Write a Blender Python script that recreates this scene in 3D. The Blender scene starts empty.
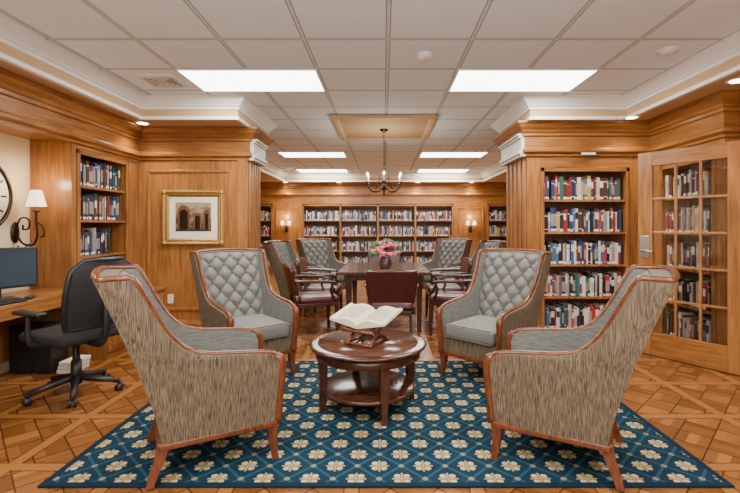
import bpy, bmesh, math, random
from mathutils import Vector, Matrix
rnd = random.Random(7)
S = bpy.context.scene

# ------------------------------------------------------------------ materials
def newmat(name):
    m = bpy.data.materials.new(name); m.use_nodes = True
    nt = m.node_tree; b = nt.nodes['Principled BSDF']
    return m, nt, b
def MATH(nt, op, a, b=None, c=None):
    n = nt.nodes.new('ShaderNodeMath'); n.operation = op
    for i, v in enumerate((a, b, c)):
        if v is None: continue
        if isinstance(v, (int, float)): n.inputs[i].default_value = v
        else: nt.links.new(v, n.inputs[i])
    return n.outputs[0]
def MIX(nt, fac, a, b):
    n = nt.nodes.new('ShaderNodeMix'); n.data_type = 'RGBA'
    if isinstance(fac, (int, float)): n.inputs[0].default_value = fac
    else: nt.links.new(fac, n.inputs[0])
    for i, v in ((6, a), (7, b)):
        if isinstance(v, tuple): n.inputs[i].default_value = (*v, 1)
        else: nt.links.new(v, n.inputs[i])
    return n.outputs[2]
def COORD(nt, scale=(1, 1, 1)):
    t = nt.nodes.new('ShaderNodeTexCoord'); mp = nt.nodes.new('ShaderNodeMapping')
    nt.links.new(t.outputs['Object'], mp.inputs[0]); mp.inputs['Scale'].default_value = scale
    return mp.outputs[0]
def NOISE(nt, vec, scale, detail=3, rough=.5):
    n = nt.nodes.new('ShaderNodeTexNoise'); nt.links.new(vec, n.inputs['Vector'])
    n.inputs['Scale'].default_value = scale; n.inputs['Detail'].default_value = detail
    n.inputs['Roughness'].default_value = rough
    return n.outputs['Fac']
def RAMP(nt, fac, p0, p1):
    n = nt.nodes.new('ShaderNodeMapRange'); nt.links.new(fac, n.inputs[0])
    n.inputs[1].default_value = p0; n.inputs[2].default_value = p1
    return n.outputs[0]
def BUMP(nt, b, h, strength=.2, dist=.01):
    n = nt.nodes.new('ShaderNodeBump'); nt.links.new(h, n.inputs['Height'])
    n.inputs['Strength'].default_value = strength; n.inputs['Distance'].default_value = dist
    nt.links.new(n.outputs[0], b.inputs['Normal'])
def plain(name, col, rough=.5, metal=0, var=.12, nscale=20, spec=.5):
    m, nt, b = newmat(name)
    f = NOISE(nt, COORD(nt), nscale)
    d = tuple(max(0, c*(1-var)) for c in col); l = tuple(min(1, c*(1+var)) for c in col)
    nt.links.new(MIX(nt, f, d, l), b.inputs['Base Color'])
    b.inputs['Roughness'].default_value = rough; b.inputs['Metallic'].default_value = metal
    b.inputs['Specular IOR Level'].default_value = spec
    return m
def wood(name, dark, light, scale=(14, 14, 1.2), rough=.3):
    m, nt, b = newmat(name)
    v = COORD(nt, scale)
    n1 = NOISE(nt, v, 2.2, 6, .6); n2 = NOISE(nt, COORD(nt, (1, 1, .5)), 1.6, 2)
    f = RAMP(nt, MATH(nt, 'ADD', MATH(nt, 'MULTIPLY', n1, .65), MATH(nt, 'MULTIPLY', n2, .35)), .37, .63)
    nt.links.new(MIX(nt, f, dark, light), b.inputs['Base Color'])
    b.inputs['Roughness'].default_value = rough
    BUMP(nt, b, n1, .05, .003)
    return m
def emis(name, col, st):
    m, nt, b = newmat(name)
    b.inputs['Base Color'].default_value = (*col, 1)
    b.inputs['Emission Color'].default_value = (*col, 1); b.inputs['Emission Strength'].default_value = st
    return m

M_WALL = wood('honey_wood', (.165, .060, .014), (.385, .160, .042))
M_WALLH = wood('honey_wood_horizontal', (.15, .054, .012), (.355, .145, .038), (1.5, 1.5, 22))
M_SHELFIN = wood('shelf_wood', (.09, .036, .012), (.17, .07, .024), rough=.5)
M_CHERRY = wood('cherry_wood', (.080, .021, .008), (.18, .052, .019), (20, 20, 5), .25)
M_MAHOG = wood('mahogany_wood', (.026, .009, .005), (.075, .024, .012), (14, 14, 6), .2)
M_WALNUT = wood('walnut_veneer', (.050, .019, .011), (.12, .047, .026), (6, 14, 6), .2)
M_BEIGE = plain('beige_wall_paint', (.60, .48, .31), .7, var=.03)
M_SOFFIT = plain('tan_soffit_paint', (.52, .345, .18), .75, var=.03)
M_TANP = plain('tan_ceiling_panel', (.40, .27, .15), .7, var=.03)
M_WHITE = plain('white_trim_paint', (.78, .77, .74), .5, var=.02)
M_CREAM = plain('cream_capital', (.58, .55, .48), .5, var=.1)
M_BRONZE = plain('dark_bronze', (.035, .022, .014), .35, .8)
M_BLACK = plain('black_plastic', (.010, .010, .011), .45)
M_BLKFAB = plain('black_mesh_fabric', (.011, .011, .012), .8, nscale=300, var=.6)
M_STEEL = plain('brushed_steel', (.50, .49, .47), .3, .9)
M_BURG = plain('burgundy_leather', (.060, .010, .010), .32, var=.35, nscale=12)
M_GOLD = plain('gilt_frame', (.42, .25, .07), .35, .55, var=.7, nscale=70)
M_MAT = plain('cream_mat', (.74, .70, .60), .8, var=.02)
M_PAPER = plain('book_paper', (.74, .65, .47), .8, var=.05, nscale=6)
M_BULB = emis('bulb_glow', (1, .78, .48), 14)
M_SHADE = emis('lit_shade', (1, .80, .56), 2.0)
M_PANEL = emis('light_panel', (1, .99, .97), 9)
M_DOWN = emis('downlight_glow', (1, .90, .72), 14)
M_SCREEN = plain('screen_glass', (.04, .055, .075), .12, var=.3, nscale=3)
M_PINK = plain('pink_petals', (.62, .13, .22), .6, var=.5, nscale=25)
M_GREEN = plain('green_leaves', (.05, .14, .04), .6, var=.4)
M_CERAM = plain('dark_ceramic', (.08, .05, .045), .25)

def mk_glass():
    m, nt, b = newmat('pane_glass')
    t = nt.nodes.new('ShaderNodeBsdfTransparent'); g = nt.nodes.new('ShaderNodeBsdfGlossy')
    g.inputs['Roughness'].default_value = .03
    fr = nt.nodes.new('ShaderNodeFresnel'); fr.inputs['IOR'].default_value = 1.5
    mx = nt.nodes.new('ShaderNodeMixShader')
    nt.links.new(fr.outputs[0], mx.inputs[0]); nt.links.new(t.outputs[0], mx.inputs[1]); nt.links.new(g.outputs[0], mx.inputs[2])
    nt.links.new(mx.outputs[0], nt.nodes['Material Output'].inputs[0])
    return m
M_GLASS = mk_glass()

def mk_strie():
    m, nt, b = newmat('strie_upholstery')
    v = COORD(nt, (1, 1, .03))
    n = NOISE(nt, v, 250, 2, .6); f = RAMP(nt, n, .34, .66)
    nt.links.new(MIX(nt, f, (.034, .023, .012), (.20, .148, .090)), b.inputs['Base Color'])
    b.inputs['Roughness'].default_value = .85; b.inputs['Sheen Weight'].default_value = .05
    BUMP(nt, b, n, .3, .003)
    return m
M_STRIE = mk_strie()
def mk_seatfab():
    m, nt, b = newmat('grey_velvet')
    n = NOISE(nt, COORD(nt, (1, .12, 1)), 130, 3, .6); f = RAMP(nt, n, .3, .7)
    nt.links.new(MIX(nt, f, (.080, .082, .072), (.185, .185, .165)), b.inputs['Base Color'])
    b.inputs['Roughness'].default_value = .7; b.inputs['Sheen Weight'].default_value = .12
    return m
M_VELV = mk_seatfab()

def mk_books():
    m, nt, b = newmat('book_spines')
    a = nt.nodes.new('ShaderNodeAttribute'); a.attribute_name = 'Col'
    n = NOISE(nt, COORD(nt, (1, 1, 1)), 60, 2)
    mul = MIX(nt, RAMP(nt, n, .3, .7), (.7, .7, .7), (1, 1, 1))
    mm = nt.nodes.new('ShaderNodeMix'); mm.data_type = 'RGBA'; mm.blend_type = 'MULTIPLY'; mm.inputs[0].default_value = 1
    nt.links.new(a.outputs['Color'], mm.inputs[6]); nt.links.new(mul, mm.inputs[7])
    nt.links.new(mm.outputs[2], b.inputs['Base Color']); b.inputs['Roughness'].default_value = .45
    return m
M_BOOKS = mk_books()

TS = .63
def mk_ceiling():
    m, nt, b = newmat('ceiling_tiles')
    t = nt.nodes.new('ShaderNodeTexCoord'); sp = nt.nodes.new('ShaderNodeSeparateXYZ'); nt.links.new(t.outputs['Object'], sp.inputs[0])
    def edge(o, off, s):
        f = MATH(nt, 'FRACT', MATH(nt, 'DIVIDE', MATH(nt, 'ADD', o, off), s))
        return MATH(nt, 'ABSOLUTE', MATH(nt, 'SUBTRACT', f, .5))
    e = MATH(nt, 'MAXIMUM', edge(sp.outputs[0], 6.3-.03, TS), edge(sp.outputs[1], 6.1-3.83, .61))
    line = MATH(nt, 'GREATER_THAN', e, .484)
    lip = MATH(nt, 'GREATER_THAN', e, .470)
    n = NOISE(nt, COORD(nt), 160, 2, .7)
    c = MIX(nt, RAMP(nt, n, .32, .6), (.68, .745, .80), (.84, .92, .98))
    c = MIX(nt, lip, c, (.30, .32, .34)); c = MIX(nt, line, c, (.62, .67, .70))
    nt.links.new(c, b.inputs['Base Color']); b.inputs['Roughness'].default_value = .9
    BUMP(nt, b, n, .2, .004)
    return m
M_CEIL = mk_ceiling()

def mk_floor():
    m, nt, b = newmat('parquet')
    t = nt.nodes.new('ShaderNodeTexCoord'); sp = nt.nodes.new('ShaderNodeSeparateXYZ'); nt.links.new(t.outputs['Object'], sp.inputs[0])
    s = .62
    X = MATH(nt, 'DIVIDE', MATH(nt, 'ADD', sp.outputs[0], 20), s); Y = MATH(nt, 'DIVIDE', MATH(nt, 'ADD', sp.outputs[1], 20), s)
    u = MATH(nt, 'SUBTRACT', MATH(nt, 'FRACT', X), .5); v = MATH(nt, 'SUBTRACT', MATH(nt, 'FRACT', Y), .5)
    au = MATH(nt, 'ABSOLUTE', u); av = MATH(nt, 'ABSOLUTE', v)
    border = MATH(nt, 'GREATER_THAN', MATH(nt, 'MAXIMUM', au, av), .44)
    p = MATH(nt, 'ADD', u, v); q = MATH(nt, 'SUBTRACT', u, v)
    k = 2.6
    pc = MATH(nt, 'FLOOR', MATH(nt, 'MULTIPLY', p, k)); qc = MATH(nt, 'FLOOR', MATH(nt, 'MULTIPLY', q, k))
    chk = MATH(nt, 'FLOORED_MODULO', MATH(nt, 'ADD', pc, qc), 2.0)
    band = MATH(nt, 'FLOOR', MATH(nt, 'MULTIPLY', MATH(nt, 'ADD', MATH(nt, 'MULTIPLY', p, chk), MATH(nt, 'MULTIPLY', q, MATH(nt, 'SUBTRACT', 1, chk))), k*3))
    wn = nt.nodes.new('ShaderNodeTexWhiteNoise'); wn.noise_dimensions = '3D'
    cb = nt.nodes.new('ShaderNodeCombineXYZ')
    nt.links.new(MATH(nt, 'ADD', MATH(nt, 'MULTIPLY', pc, 3), MATH(nt, 'FLOOR', X)), cb.inputs[0])
    nt.links.new(MATH(nt, 'ADD', MATH(nt, 'MULTIPLY', qc, 5), MATH(nt, 'FLOOR', Y)), cb.inputs[1]); nt.links.new(band, cb.inputs[2])
    nt.links.new(cb.outputs[0], wn.inputs[0])
    g = NOISE(nt, COORD(nt, (3, 12, 3)), 8, 5, .6)
    f = MATH(nt, 'ADD', MATH(nt, 'MULTIPLY', wn.outputs[0], .6), MATH(nt, 'MULTIPLY', g, .4))
    c = MIX(nt, MATH(nt, 'MULTIPLY', chk, .5), MIX(nt, f, (.095, .034, .009), (.38, .155, .042)), (.125, .043, .011))
    c = MIX(nt, border, c, MIX(nt, g, (.20, .075, .018), (.39, .165, .045)))
    d1 = MATH(nt, 'ABSOLUTE', MATH(nt, 'SUBTRACT', MATH(nt, 'MAXIMUM', au, av), .44))
    fp = MATH(nt, 'ABSOLUTE', MATH(nt, 'SUBTRACT', MATH(nt, 'FRACT', MATH(nt, 'MULTIPLY', p, k)), .5))
    fq = MATH(nt, 'ABSOLUTE', MATH(nt, 'SUBTRACT', MATH(nt, 'FRACT', MATH(nt, 'MULTIPLY', q, k)), .5))
    j2 = MATH(nt, 'MULTIPLY', MATH(nt, 'GREATER_THAN', MATH(nt, 'MAXIMUM', fp, fq), .475), MATH(nt, 'SUBTRACT', 1, border))
    j = MATH(nt, 'MAXIMUM', MATH(nt, 'LESS_THAN', d1, .006), j2)
    c = MIX(nt, MATH(nt, 'MULTIPLY', j, .8), c, (.04, .012, .004))
    nt.links.new(c, b.inputs['Base Color']); b.inputs['Roughness'].default_value = .25
    return m
M_FLOOR = mk_floor()

def mk_rug():
    m, nt, b = newmat('teal_floral_rug')
    t = nt.nodes.new('ShaderNodeTexCoord'); sp = nt.nodes.new('ShaderNodeSeparateXYZ'); nt.links.new(t.outputs['Object'], sp.inputs[0])
    s = .235
    x = MATH(nt, 'ADD', sp.outputs[0], 20); y = MATH(nt, 'ADD', sp.outputs[1], 0)
    P = MATH(nt, 'ADD', MATH(nt, 'DIVIDE', MATH(nt, 'ADD', x, y), s), 40); Q = MATH(nt, 'ADD', MATH(nt, 'DIVIDE', MATH(nt, 'SUBTRACT', x, y), s), 40)
    fp = MATH(nt, 'SUBTRACT', MATH(nt, 'FRACT', P), .5); fq = MATH(nt, 'SUBTRACT', MATH(nt, 'FRACT', Q), .5)
    ap = MATH(nt, 'ABSOLUTE', fp); aq = MATH(nt, 'ABSOLUTE', fq)
    dx = MATH(nt, 'ABSOLUTE', MATH(nt, 'ADD', fp, fq)); dy = MATH(nt, 'ABSOLUTE', MATH(nt, 'SUBTRACT', fp, fq))
    mx = MATH(nt, 'MAXIMUM', dx, dy); mn = MATH(nt, 'MINIMUM', dx, dy)
    qx = MATH(nt, 'SUBTRACT', dx, .20); qy = MATH(nt, 'SUBTRACT', dy, .20)
    rr = MATH(nt, 'SQRT', MATH(nt, 'ADD', MATH(nt, 'POWER', qx, 2), MATH(nt, 'POWER', qy, 2)))
    petal = MATH(nt, 'LESS_THAN', rr, .150)
    cross = MATH(nt, 'MULTIPLY', MATH(nt, 'LESS_THAN', mn, .05), MATH(nt, 'LESS_THAN', mx, .44))
    gapm = MATH(nt, 'GREATER_THAN', MATH(nt, 'ABSOLUTE', MATH(nt, 'SUBTRACT', mn, .062)), .014)
    flower = MATH(nt, 'MULTIPLY', MATH(nt, 'MAXIMUM', petal, cross), gapm)
    lat = MATH(nt, 'GREATER_THAN', MATH(nt, 'MAXIMUM', ap, aq), .455)
    sm = MATH(nt, 'GREATER_THAN', MATH(nt, 'MINIMUM', ap, aq), .42)
    n = NOISE(nt, COORD(nt), 350, 2); n2 = NOISE(nt, COORD(nt), 9, 3)
    base = MIX(nt, n2, (.004, .016, .032), (.010, .042, .070))
    c = MIX(nt, lat, base, (.020, .072, .105)); c = MIX(nt, sm, c, (.24, .21, .12))
    cream = MIX(nt, RAMP(nt, n2, .3, .7), (.46, .37, .19), (.62, .53, .32))
    c = MIX(nt, flower, c, cream); c = MIX(nt, MATH(nt, 'MULTIPLY', cross, .75), c, (.38, .25, .08))
    bx = MATH(nt, 'ABSOLUTE', MATH(nt, 'SUBTRACT', sp.outputs[0], .01)); by = MATH(nt, 'ABSOLUTE', MATH(nt, 'ADD', sp.outputs[1], .01))
    edge = MATH(nt, 'MAXIMUM', MATH(nt, 'GREATER_THAN', bx, 1.69), MATH(nt, 'GREATER_THAN', by, .96))
    c = MIX(nt, edge, c, (.006, .020, .036))
    c = MIX(nt, MATH(nt, 'MULTIPLY', n, .4), c, (.006, .015, .024))
    nt.links.new(c, b.inputs['Base Color']); b.inputs['Roughness'].default_value = .95
    b.inputs['Specular IOR Level'].default_value = .1
    BUMP(nt, b, n, .4, .004)
    return m
M_RUG = mk_rug()

def mk_picture():
    m, nt, b = newmat('sepia_engraving')
    n = NOISE(nt, COORD(nt, (1, 1, 1.6)), 9, 5, .65)
    sp = nt.nodes.new('ShaderNodeSeparateXYZ'); t = nt.nodes.new('ShaderNodeTexCoord'); nt.links.new(t.outputs['Object'], sp.inputs[0])
    h = MATH(nt, 'ADD', n, MATH(nt, 'MULTIPLY', sp.outputs[2], .9))
    f = RAMP(nt, h, .42, .64)
    nt.links.new(MIX(nt, f, (.035, .022, .015), (.32, .25, .16)), b.inputs['Base Color'])
    b.inputs['Roughness'].default_value = .3
    return m
M_PIC = mk_picture()

# ------------------------------------------------------------------ mesh builder
class MB:
    def __init__(s): s.v = []; s.f = []; s.m = []; s.s = []; s.c = []; s.mats = []; s.usecol = False
    def mi(s, mat):
        if mat not in s.mats: s.mats.append(mat)
        return s.mats.index(mat)
    def add(s, vs, fs, mat, smooth=False, mtx=None, col=None):
        o = len(s.v); i = s.mi(mat)
        for p in vs:
            p = Vector(p)
            if mtx is not None: p = mtx @ p
            s.v.append(p)
        for f in fs:
            s.f.append([o+k for k in f]); s.m.append(i); s.s.append(smooth); s.c.append(col or (1, 1, 1))
        if col: s.usecol = True
    def bx(s, x0, x1, y0, y1, z0, z1, mat, bev=0, mtx=None, seg=2, smooth=None):
        if bev <= 0:
            vs = [(x, y, z) for z in (z0, z1) for y in (y0, y1) for x in (x0, x1)]
            s.add(vs, [(0, 2, 3, 1), (4, 5, 7, 6), (0, 1, 5, 4), (2, 6, 7, 3), (0, 4, 6, 2), (1, 3, 7, 5)], mat, False, mtx)
            return
        bm = bmesh.new(); bmesh.ops.create_cube(bm, size=1)
        for v in bm.verts:
            v.co = Vector(((x0+x1)/2+v.co.x*(x1-x0), (y0+y1)/2+v.co.y*(y1-y0), (z0+z1)/2+v.co.z*(z1-z0)))
        bmesh.ops.bevel(bm, geom=bm.edges[:], offset=bev, segments=seg, profile=.5, affect='EDGES')
        bm.verts.ensure_lookup_table()
        s.add([v.co.copy() for v in bm.verts], [[v.index for v in f.verts] for f in bm.faces], mat, seg > 2 if smooth is None else smooth, mtx)
        bm.free()
    def loft(s, secs, mat, mtx=None):
        vs = []
        for (x, y, z, a, b) in secs: vs += [(x-a, y-b, z), (x+a, y-b, z), (x+a, y+b, z), (x-a, y+b, z)]
        fs = [(3, 2, 1, 0)]
        for k in range(len(secs)-1):
            for i in range(4):
                j = (i+1) % 4; fs.append((4*k+i, 4*k+j, 4*k+4+j, 4*k+4+i))
        o = 4*(len(secs)-1); fs.append((o, o+1, o+2, o+3))
        s.add(vs, fs, mat, False, mtx)
    def tube(s, pts, r, mat, seg=8, closed=False, mtx=None, smooth=True, flat=1.0):
        pts = [Vector(p) for p in pts]; n = len(pts)
        rs = r if isinstance(r, (list, tuple)) else [r]*n
        tans = []
        for i in range(n):
            a = pts[(i-1) % n] if (closed or i > 0) else pts[i]
            b = pts[(i+1) % n] if (closed or i < n-1) else pts[i]
            d = (b-a); tans.append(d.normalized() if d.length > 1e-9 else Vector((0, 0, 1)))
        t0 = tans[0]; up = Vector((0, 0, 1)) if abs(t0.z) < .9 else Vector((1, 0, 0))
        nr = (up - t0*up.dot(t0)).normalized(); vs = []
        for i in range(n):
            t = tans[i]; nr = nr - t*nr.dot(t)
            nr = nr.normalized() if nr.length > 1e-6 else t.orthogonal().normalized()
            bn = t.cross(nr)
            for k in range(seg):
                a = 2*math.pi*k/seg
                vs.append(pts[i] + nr*math.cos(a)*rs[i] + bn*math.sin(a)*rs[i]*flat)
        fs = []
        m = n if closed else n-1
        for i in range(m):
            for k in range(seg):
                k2 = (k+1) % seg; i2 = (i+1) % n
                fs.append((i*seg+k, i*seg+k2, i2*seg+k2, i2*seg+k))
        if not closed: fs += [tuple(range(seg-1, -1, -1)), tuple((n-1)*seg+k for k in range(seg))]
        s.add(vs, fs, mat, smooth, mtx)
    def cyl(s, p0, p1, r0, r1, mat, seg=16, mtx=None): s.tube([p0, p1], [r0, r1], mat, seg, mtx=mtx)
    def lathe(s, prof, c, mat, seg=24, mtx=None, smooth=True, arc=None):
        vs = []; n = len(prof)
        for (r, z) in prof:
            for k in range(seg):
                a = 2*math.pi*k/seg; vs.append((c[0]+r*math.cos(a), c[1]+r*math.sin(a), c[2]+z))
        fs = []
        for i in range(n-1):
            for k in range(seg):
                k2 = (k+1) % seg; fs.append((i*seg+k, i*seg+k2, (i+1)*seg+k2, (i+1)*seg+k))
        fs += [tuple(range(seg-1, -1, -1)), tuple((n-1)*seg+k for k in range(seg))]
        s.add(vs, fs, mat, smooth, mtx)
    def grid(s, fn, nu, nv, mat, smooth=True, mtx=None):
        vs = [fn(i/nu, j/nv) for j in range(nv+1) for i in range(nu+1)]
        fs = [(j*(nu+1)+i, j*(nu+1)+i+1, (j+1)*(nu+1)+i+1, (j+1)*(nu+1)+i) for j in range(nv) for i in range(nu)]
        s.add(vs, fs, mat, smooth, mtx)
    def sphere(s, c, r, mat, sx=1, sy=1, sz=1, seg=10, mtx=None):
        prof = [(max(1e-4, math.sin(math.pi*i/seg)), -math.cos(math.pi*i/seg)) for i in range(seg+1)]
        m2 = Matrix.Translation(c) @ Matrix.Diagonal((r*sx, r*sy, r*sz, 1))
        if mtx is not None: m2 = mtx @ m2
        s.lathe(prof, (0, 0, 0), mat, seg+2, mtx=m2)
    def sweep(s, path, prof, mat, mtx=None, closed=False):
        n = len(path); vs = []
        for i in range(n):
            p = Vector(path[i])
            def nrm(a, b):
                d = (Vector(b)-Vector(a)).normalized(); return Vector((d.y, -d.x))
            ns = []
            if i > 0 or closed: ns.append(nrm(path[i-1], path[i]))
            if i < n-1 or closed: ns.append(nrm(path[i], path[(i+1) % n]))
            if len(ns) == 2: mm = (ns[0]+ns[1])/max(.05, 1+ns[0].dot(ns[1]))
            else: mm = ns[0]
            for (o, z) in prof: q = p+mm*o; vs.append((q.x, q.y, z))
        k = len(prof); fs = []
        for i in range(n if closed else n-1):
            i2 = (i+1) % n
            for j in range(k-1): fs.append((i*k+j, i*k+j+1, i2*k+j+1, i2*k+j))
        s.add(vs, fs, mat, False, mtx)
    def mesh(s, name, fixn=True):
        me = bpy.data.meshes.new(name); me.from_pydata([tuple(v) for v in s.v], [], s.f)
        for m in s.mats: me.materials.append(m)
        me.polygons.foreach_set('material_index', s.m); me.polygons.foreach_set('use_smooth', s.s)
        if s.usecol:
            ca = me.color_attributes.new('Col', 'FLOAT_COLOR', 'CORNER'); buf = []
            for i, f in enumerate(s.f): buf += [*s.c[i], 1]*len(f)
            ca.data.foreach_set('color', buf)
        if fixn:
            bm = bmesh.new(); bm.from_mesh(me); bmesh.ops.recalc_face_normals(bm, faces=bm.faces[:]); bm.to_mesh(me); bm.free()
        me.update(); return me
    def obj(s, name, loc=(0, 0, 0), rz=0, parent=None):
        return place(s.mesh(name), name, loc, rz, parent)
def place(me, name, loc=(0, 0, 0), rz=0, parent=None):
    o = bpy.data.objects.new(name, me); S.collection.objects.link(o)
    o.location = loc; o.rotation_euler = (0, 0, math.radians(rz))
    if parent: o.parent = parent
    return o
def cat(pts, n=6):
    pts = [Vector(p) for p in pts]; P = [pts[0]*2-pts[1]]+pts+[pts[-1]*2-pts[-2]]; out = []
    for i in range(1, len(P)-2):
        a, b, c, d = P[i-1:i+3]
        for k in range(n):
            t = k/n
            out.append(.5*((2*b)+(c-a)*t+(2*a-5*b+4*c-d)*t*t+(3*b-a-3*c+d)*t**3))
    out.append(pts[-1]); return out

# ------------------------------------------------------------------ room shell
SOF = 2.47; CEIL = 2.70
b = MB(); b.bx(-4.4, 4.4, -2.6, 12, -.05, 0, M_FLOOR); b.obj('floor')
b = MB(); b.bx(-4.4, 4.4, -2.6, 12, CEIL, CEIL+.05, M_CEIL); b.obj('ceiling')
b = MB()
for a in ((-4.4, -2.65, -2.6, 4.7), (2.65, 4.4, -2.6, 4.7), (-4.4, -1.6, 4.7, 5.9), (1.6, 4.4, 4.7, 5.9),
          (-4.4, -2.6, 5.9, 11.3), (2.6, 4.4, 5.9, 11.3), (-4.4, 4.4, 11.3, 12)):
    b.bx(*a, SOF, CEIL, M_SOFFIT)
b.obj('ceiling_soffit')
tray = [(-2.65, -2.6), (-2.65, 4.7), (-1.6, 4.7), (-1.6, 5.9), (-2.6, 5.9), (-2.6, 11.3), (2.6, 11.3), (2.6, 5.9), (1.6, 5.9), (1.6, 4.7), (2.65, 4.7), (2.65, -2.6)]
b = MB()
b.sweep(tray, [(.11, CEIL-.001), (.11, CEIL-.018), (.10, CEIL-.026), (.085, CEIL-.045), (.05, CEIL-.08), (.035, CEIL-.10), (.022, CEIL-.105), (.022, CEIL-.128), (.004, CEIL-.135)], M_WHITE)
b.sweep(tray, [(.004, CEIL-.135), (.004, SOF+.03)], M_SOFFIT)
b.sweep(tray, [(.004, SOF+.03), (.014, SOF+.025), (.014, SOF-.008), (-.03, SOF-.008), (-.03, SOF)], M_WHITE)
b.obj('trim_tray_crown')
b = MB(); b.bx(-.61, .61, 5.45, 6.75, CEIL-.03, CEIL-.002, M_TANP)
b.sweep([(-.61, 5.45), (.61, 5.45), (.61, 6.75), (-.61, 6.75)], [(0, CEIL-.005), (.05, CEIL-.005), (.05, CEIL-.045), (0, CEIL-.045), (-.03, CEIL-.03)], M_SOFFIT, closed=True)
b.obj('ceiling_panel')

def wallbox(name, *a, mat=None):
    b = MB(); b.bx(*a, mat or M_WALL); return b.obj(name)
wallbox('wall_alcove', -3.55, -3.37, -2.6, 4.09, 0, SOF, mat=M_BEIGE)
wallbox('wall_left_header', -3.37, -2.97, -2.6, 4.09, 2.12, SOF, mat=M_WALLH)
wallbox('wall_left_end_panel', -3.55, -2.97, 4.09, 4.15, 0, SOF)
wallbox('wall_left_backing', -3.55, -3.33, 4.15, 5.2, 0, SOF)
wallbox('wall_left_over_bookcase', -3.33, -2.97, 4.15, 5.2, 2.05, SOF, mat=M_WALLH)
wallbox('wall_left_stile', -3.33, -2.97, 4.99, 5.2, 0, 2.05)
b = MB()
b.bx(-4.4, -1.645, 5.2, 5.7, 0, SOF, M_WALL)
def frame(b, x0, x1, z0, z1, y, w=.035, t=.018, mat=M_WALL):
    b.bx(x0, x1, y-t, y, z0, z0+w, mat, .006); b.bx(x0, x1, y-t, y, z1-w, z1, mat, .006)
    b.bx(x0, x0+w, y-t, y, z0+w, z1-w, mat, .006); b.bx(x1-w, x1, y-t, y, z0+w, z1-w, mat, .006)
frame(b, -2.86, -1.84, .28, 1.98, 5.2)
b.bx(-1.77, -1.645, 5.175, 5.2, .16, 2.1, M_WALL, .005)
b.obj('wall_left_pier')
wallbox('wall_right_pier', 1.63, 1.78, 4.9, 5.7, 0, SOF)
wallbox('wall_right_pier_backing', 1.78, 4.4, 5.24, 5.7, 0, SOF)
wallbox('wall_right_pier_header', 1.78, 2.80, 4.9, 5.24, 1.97, SOF, mat=M_WALLH)
wallbox('wall_right_pier_stile', 2.80, 3.07, 4.9, 5.24, 0, SOF)
wallbox('wall_right_near_stile', 3.05, 3.6, 3.85, 3.95, 0, SOF)
wallbox('wall_right_far_stile', 3.05, 3.6, 4.75, 4.9, 0, SOF)
wallbox('wall_right_backing', 3.38, 3.6, 3.95, 4.75, 0, SOF)
wallbox('wall_right_header', 3.05, 3.38, 3.95, 4.75, 1.97, SOF, mat=M_WALLH)
wallbox('wall_right', 3.5, 3.6, -2.6, 3.85, 0, SOF)
wallbox('wall_back', -4.4, 4.4, -2.7, -2.6, 0, CEIL, mat=M_BEIGE)
wallbox('wall_reading_room_left', -4.4, -4.2, 5.7, 12, 0, SOF)
wallbox('wall_reading_room_right', 4.2, 4.4, 5.7, 12, 0, SOF)
wallbox('wall_far', -4.2, 4.2, 11.92, 12, 0, SOF)
wallbox('wall_far_header', -4.2, 4.2, 11.6, 11.92, 1.9, SOF, mat=M_WALLH)
b = MB(); b.bx(-3.0, -2.21, 11.6, 11.92, 0, 1.9, M_WALL); frame(b, -2.92, -2.30, .3, 1.8, 11.6); b.obj('wall_far_panel_left')
b = MB(); b.bx(1.88, 2.78, 11.6, 11.92, 0, 1.9, M_WALL); frame(b, 1.97, 2.69, .3, 1.8, 11.6); b.obj('wall_far_panel_right')

path = [(-2.97, -2.6), (-2.97, 5.2), (-1.645, 5.2), (-1.645, 5.7), (-4.2, 5.7), (-4.2, 11.6), (4.2, 11.6), (4.2, 5.7), (1.63, 5.7), (1.63, 4.9), (3.05, 4.9), (3.05, 3.85), (3.5, 3.85), (3.5, -2.6)]
ent = [(.15, SOF-.001), (.15, SOF-.025), (.135, SOF-.035), (.12, SOF-.06), (.085, SOF-.09), (.07, SOF-.115), (.055, SOF-.12), (.055, SOF-.15), (.035, SOF-.16),
       (.035, 2.19), (.05, 2.185), (.06, 2.165), (.06, 2.14), (.04, 2.125), (.025, 2.12), (.025, 2.095), (0, 2.09)]
b = MB(); b.sweep(path, ent, M_WALLH); b.obj('trim_entablature')
base = [(0, .165), (.012, .16), (.02, .14), (.03, .13), (.03, 0)]
b = MB()
b.sweep([(-2.60, 5.2), (-1.645, 5.2), (-1.645, 5.7), (-4.2, 5.7), (-4.2, 11.6)], base, M_WALL)
b.sweep([(4.2, 11.6), (4.2, 5.7), (1.63, 5.7), (1.63, 4.9), (1.79, 4.9)], base, M_WALL)
b.obj('baseboard_piers')
for x, y0, sg, nm in ((-1.645, 5.2, 1, 'trim_capital'), (1.63, 4.9, -1, 'trim_capital')):
    b = MB()
    y1 = 5.7
    for (z0, z1, o) in ((2.09, 2.12, .045), (2.12, 2.155, .065), (2.155, 2.30, .04), (2.30, 2.325, .06), (2.325, 2.35, .08)):
        xa, xb = sorted((x, x+sg*(o+.035))); b.bx(xa, xb, y0-.02, y1, z0, z1, M_CREAM, .005)
    for k in range(5):
        yy = y0+.06+k*(y1-y0-.12)/4
        xa, xb = sorted((x, x+sg*.018)); b.bx(xa, xb, yy-.028, yy+.028, .18, 2.08, M_WALL, .006)
    b.obj(nm)

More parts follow.
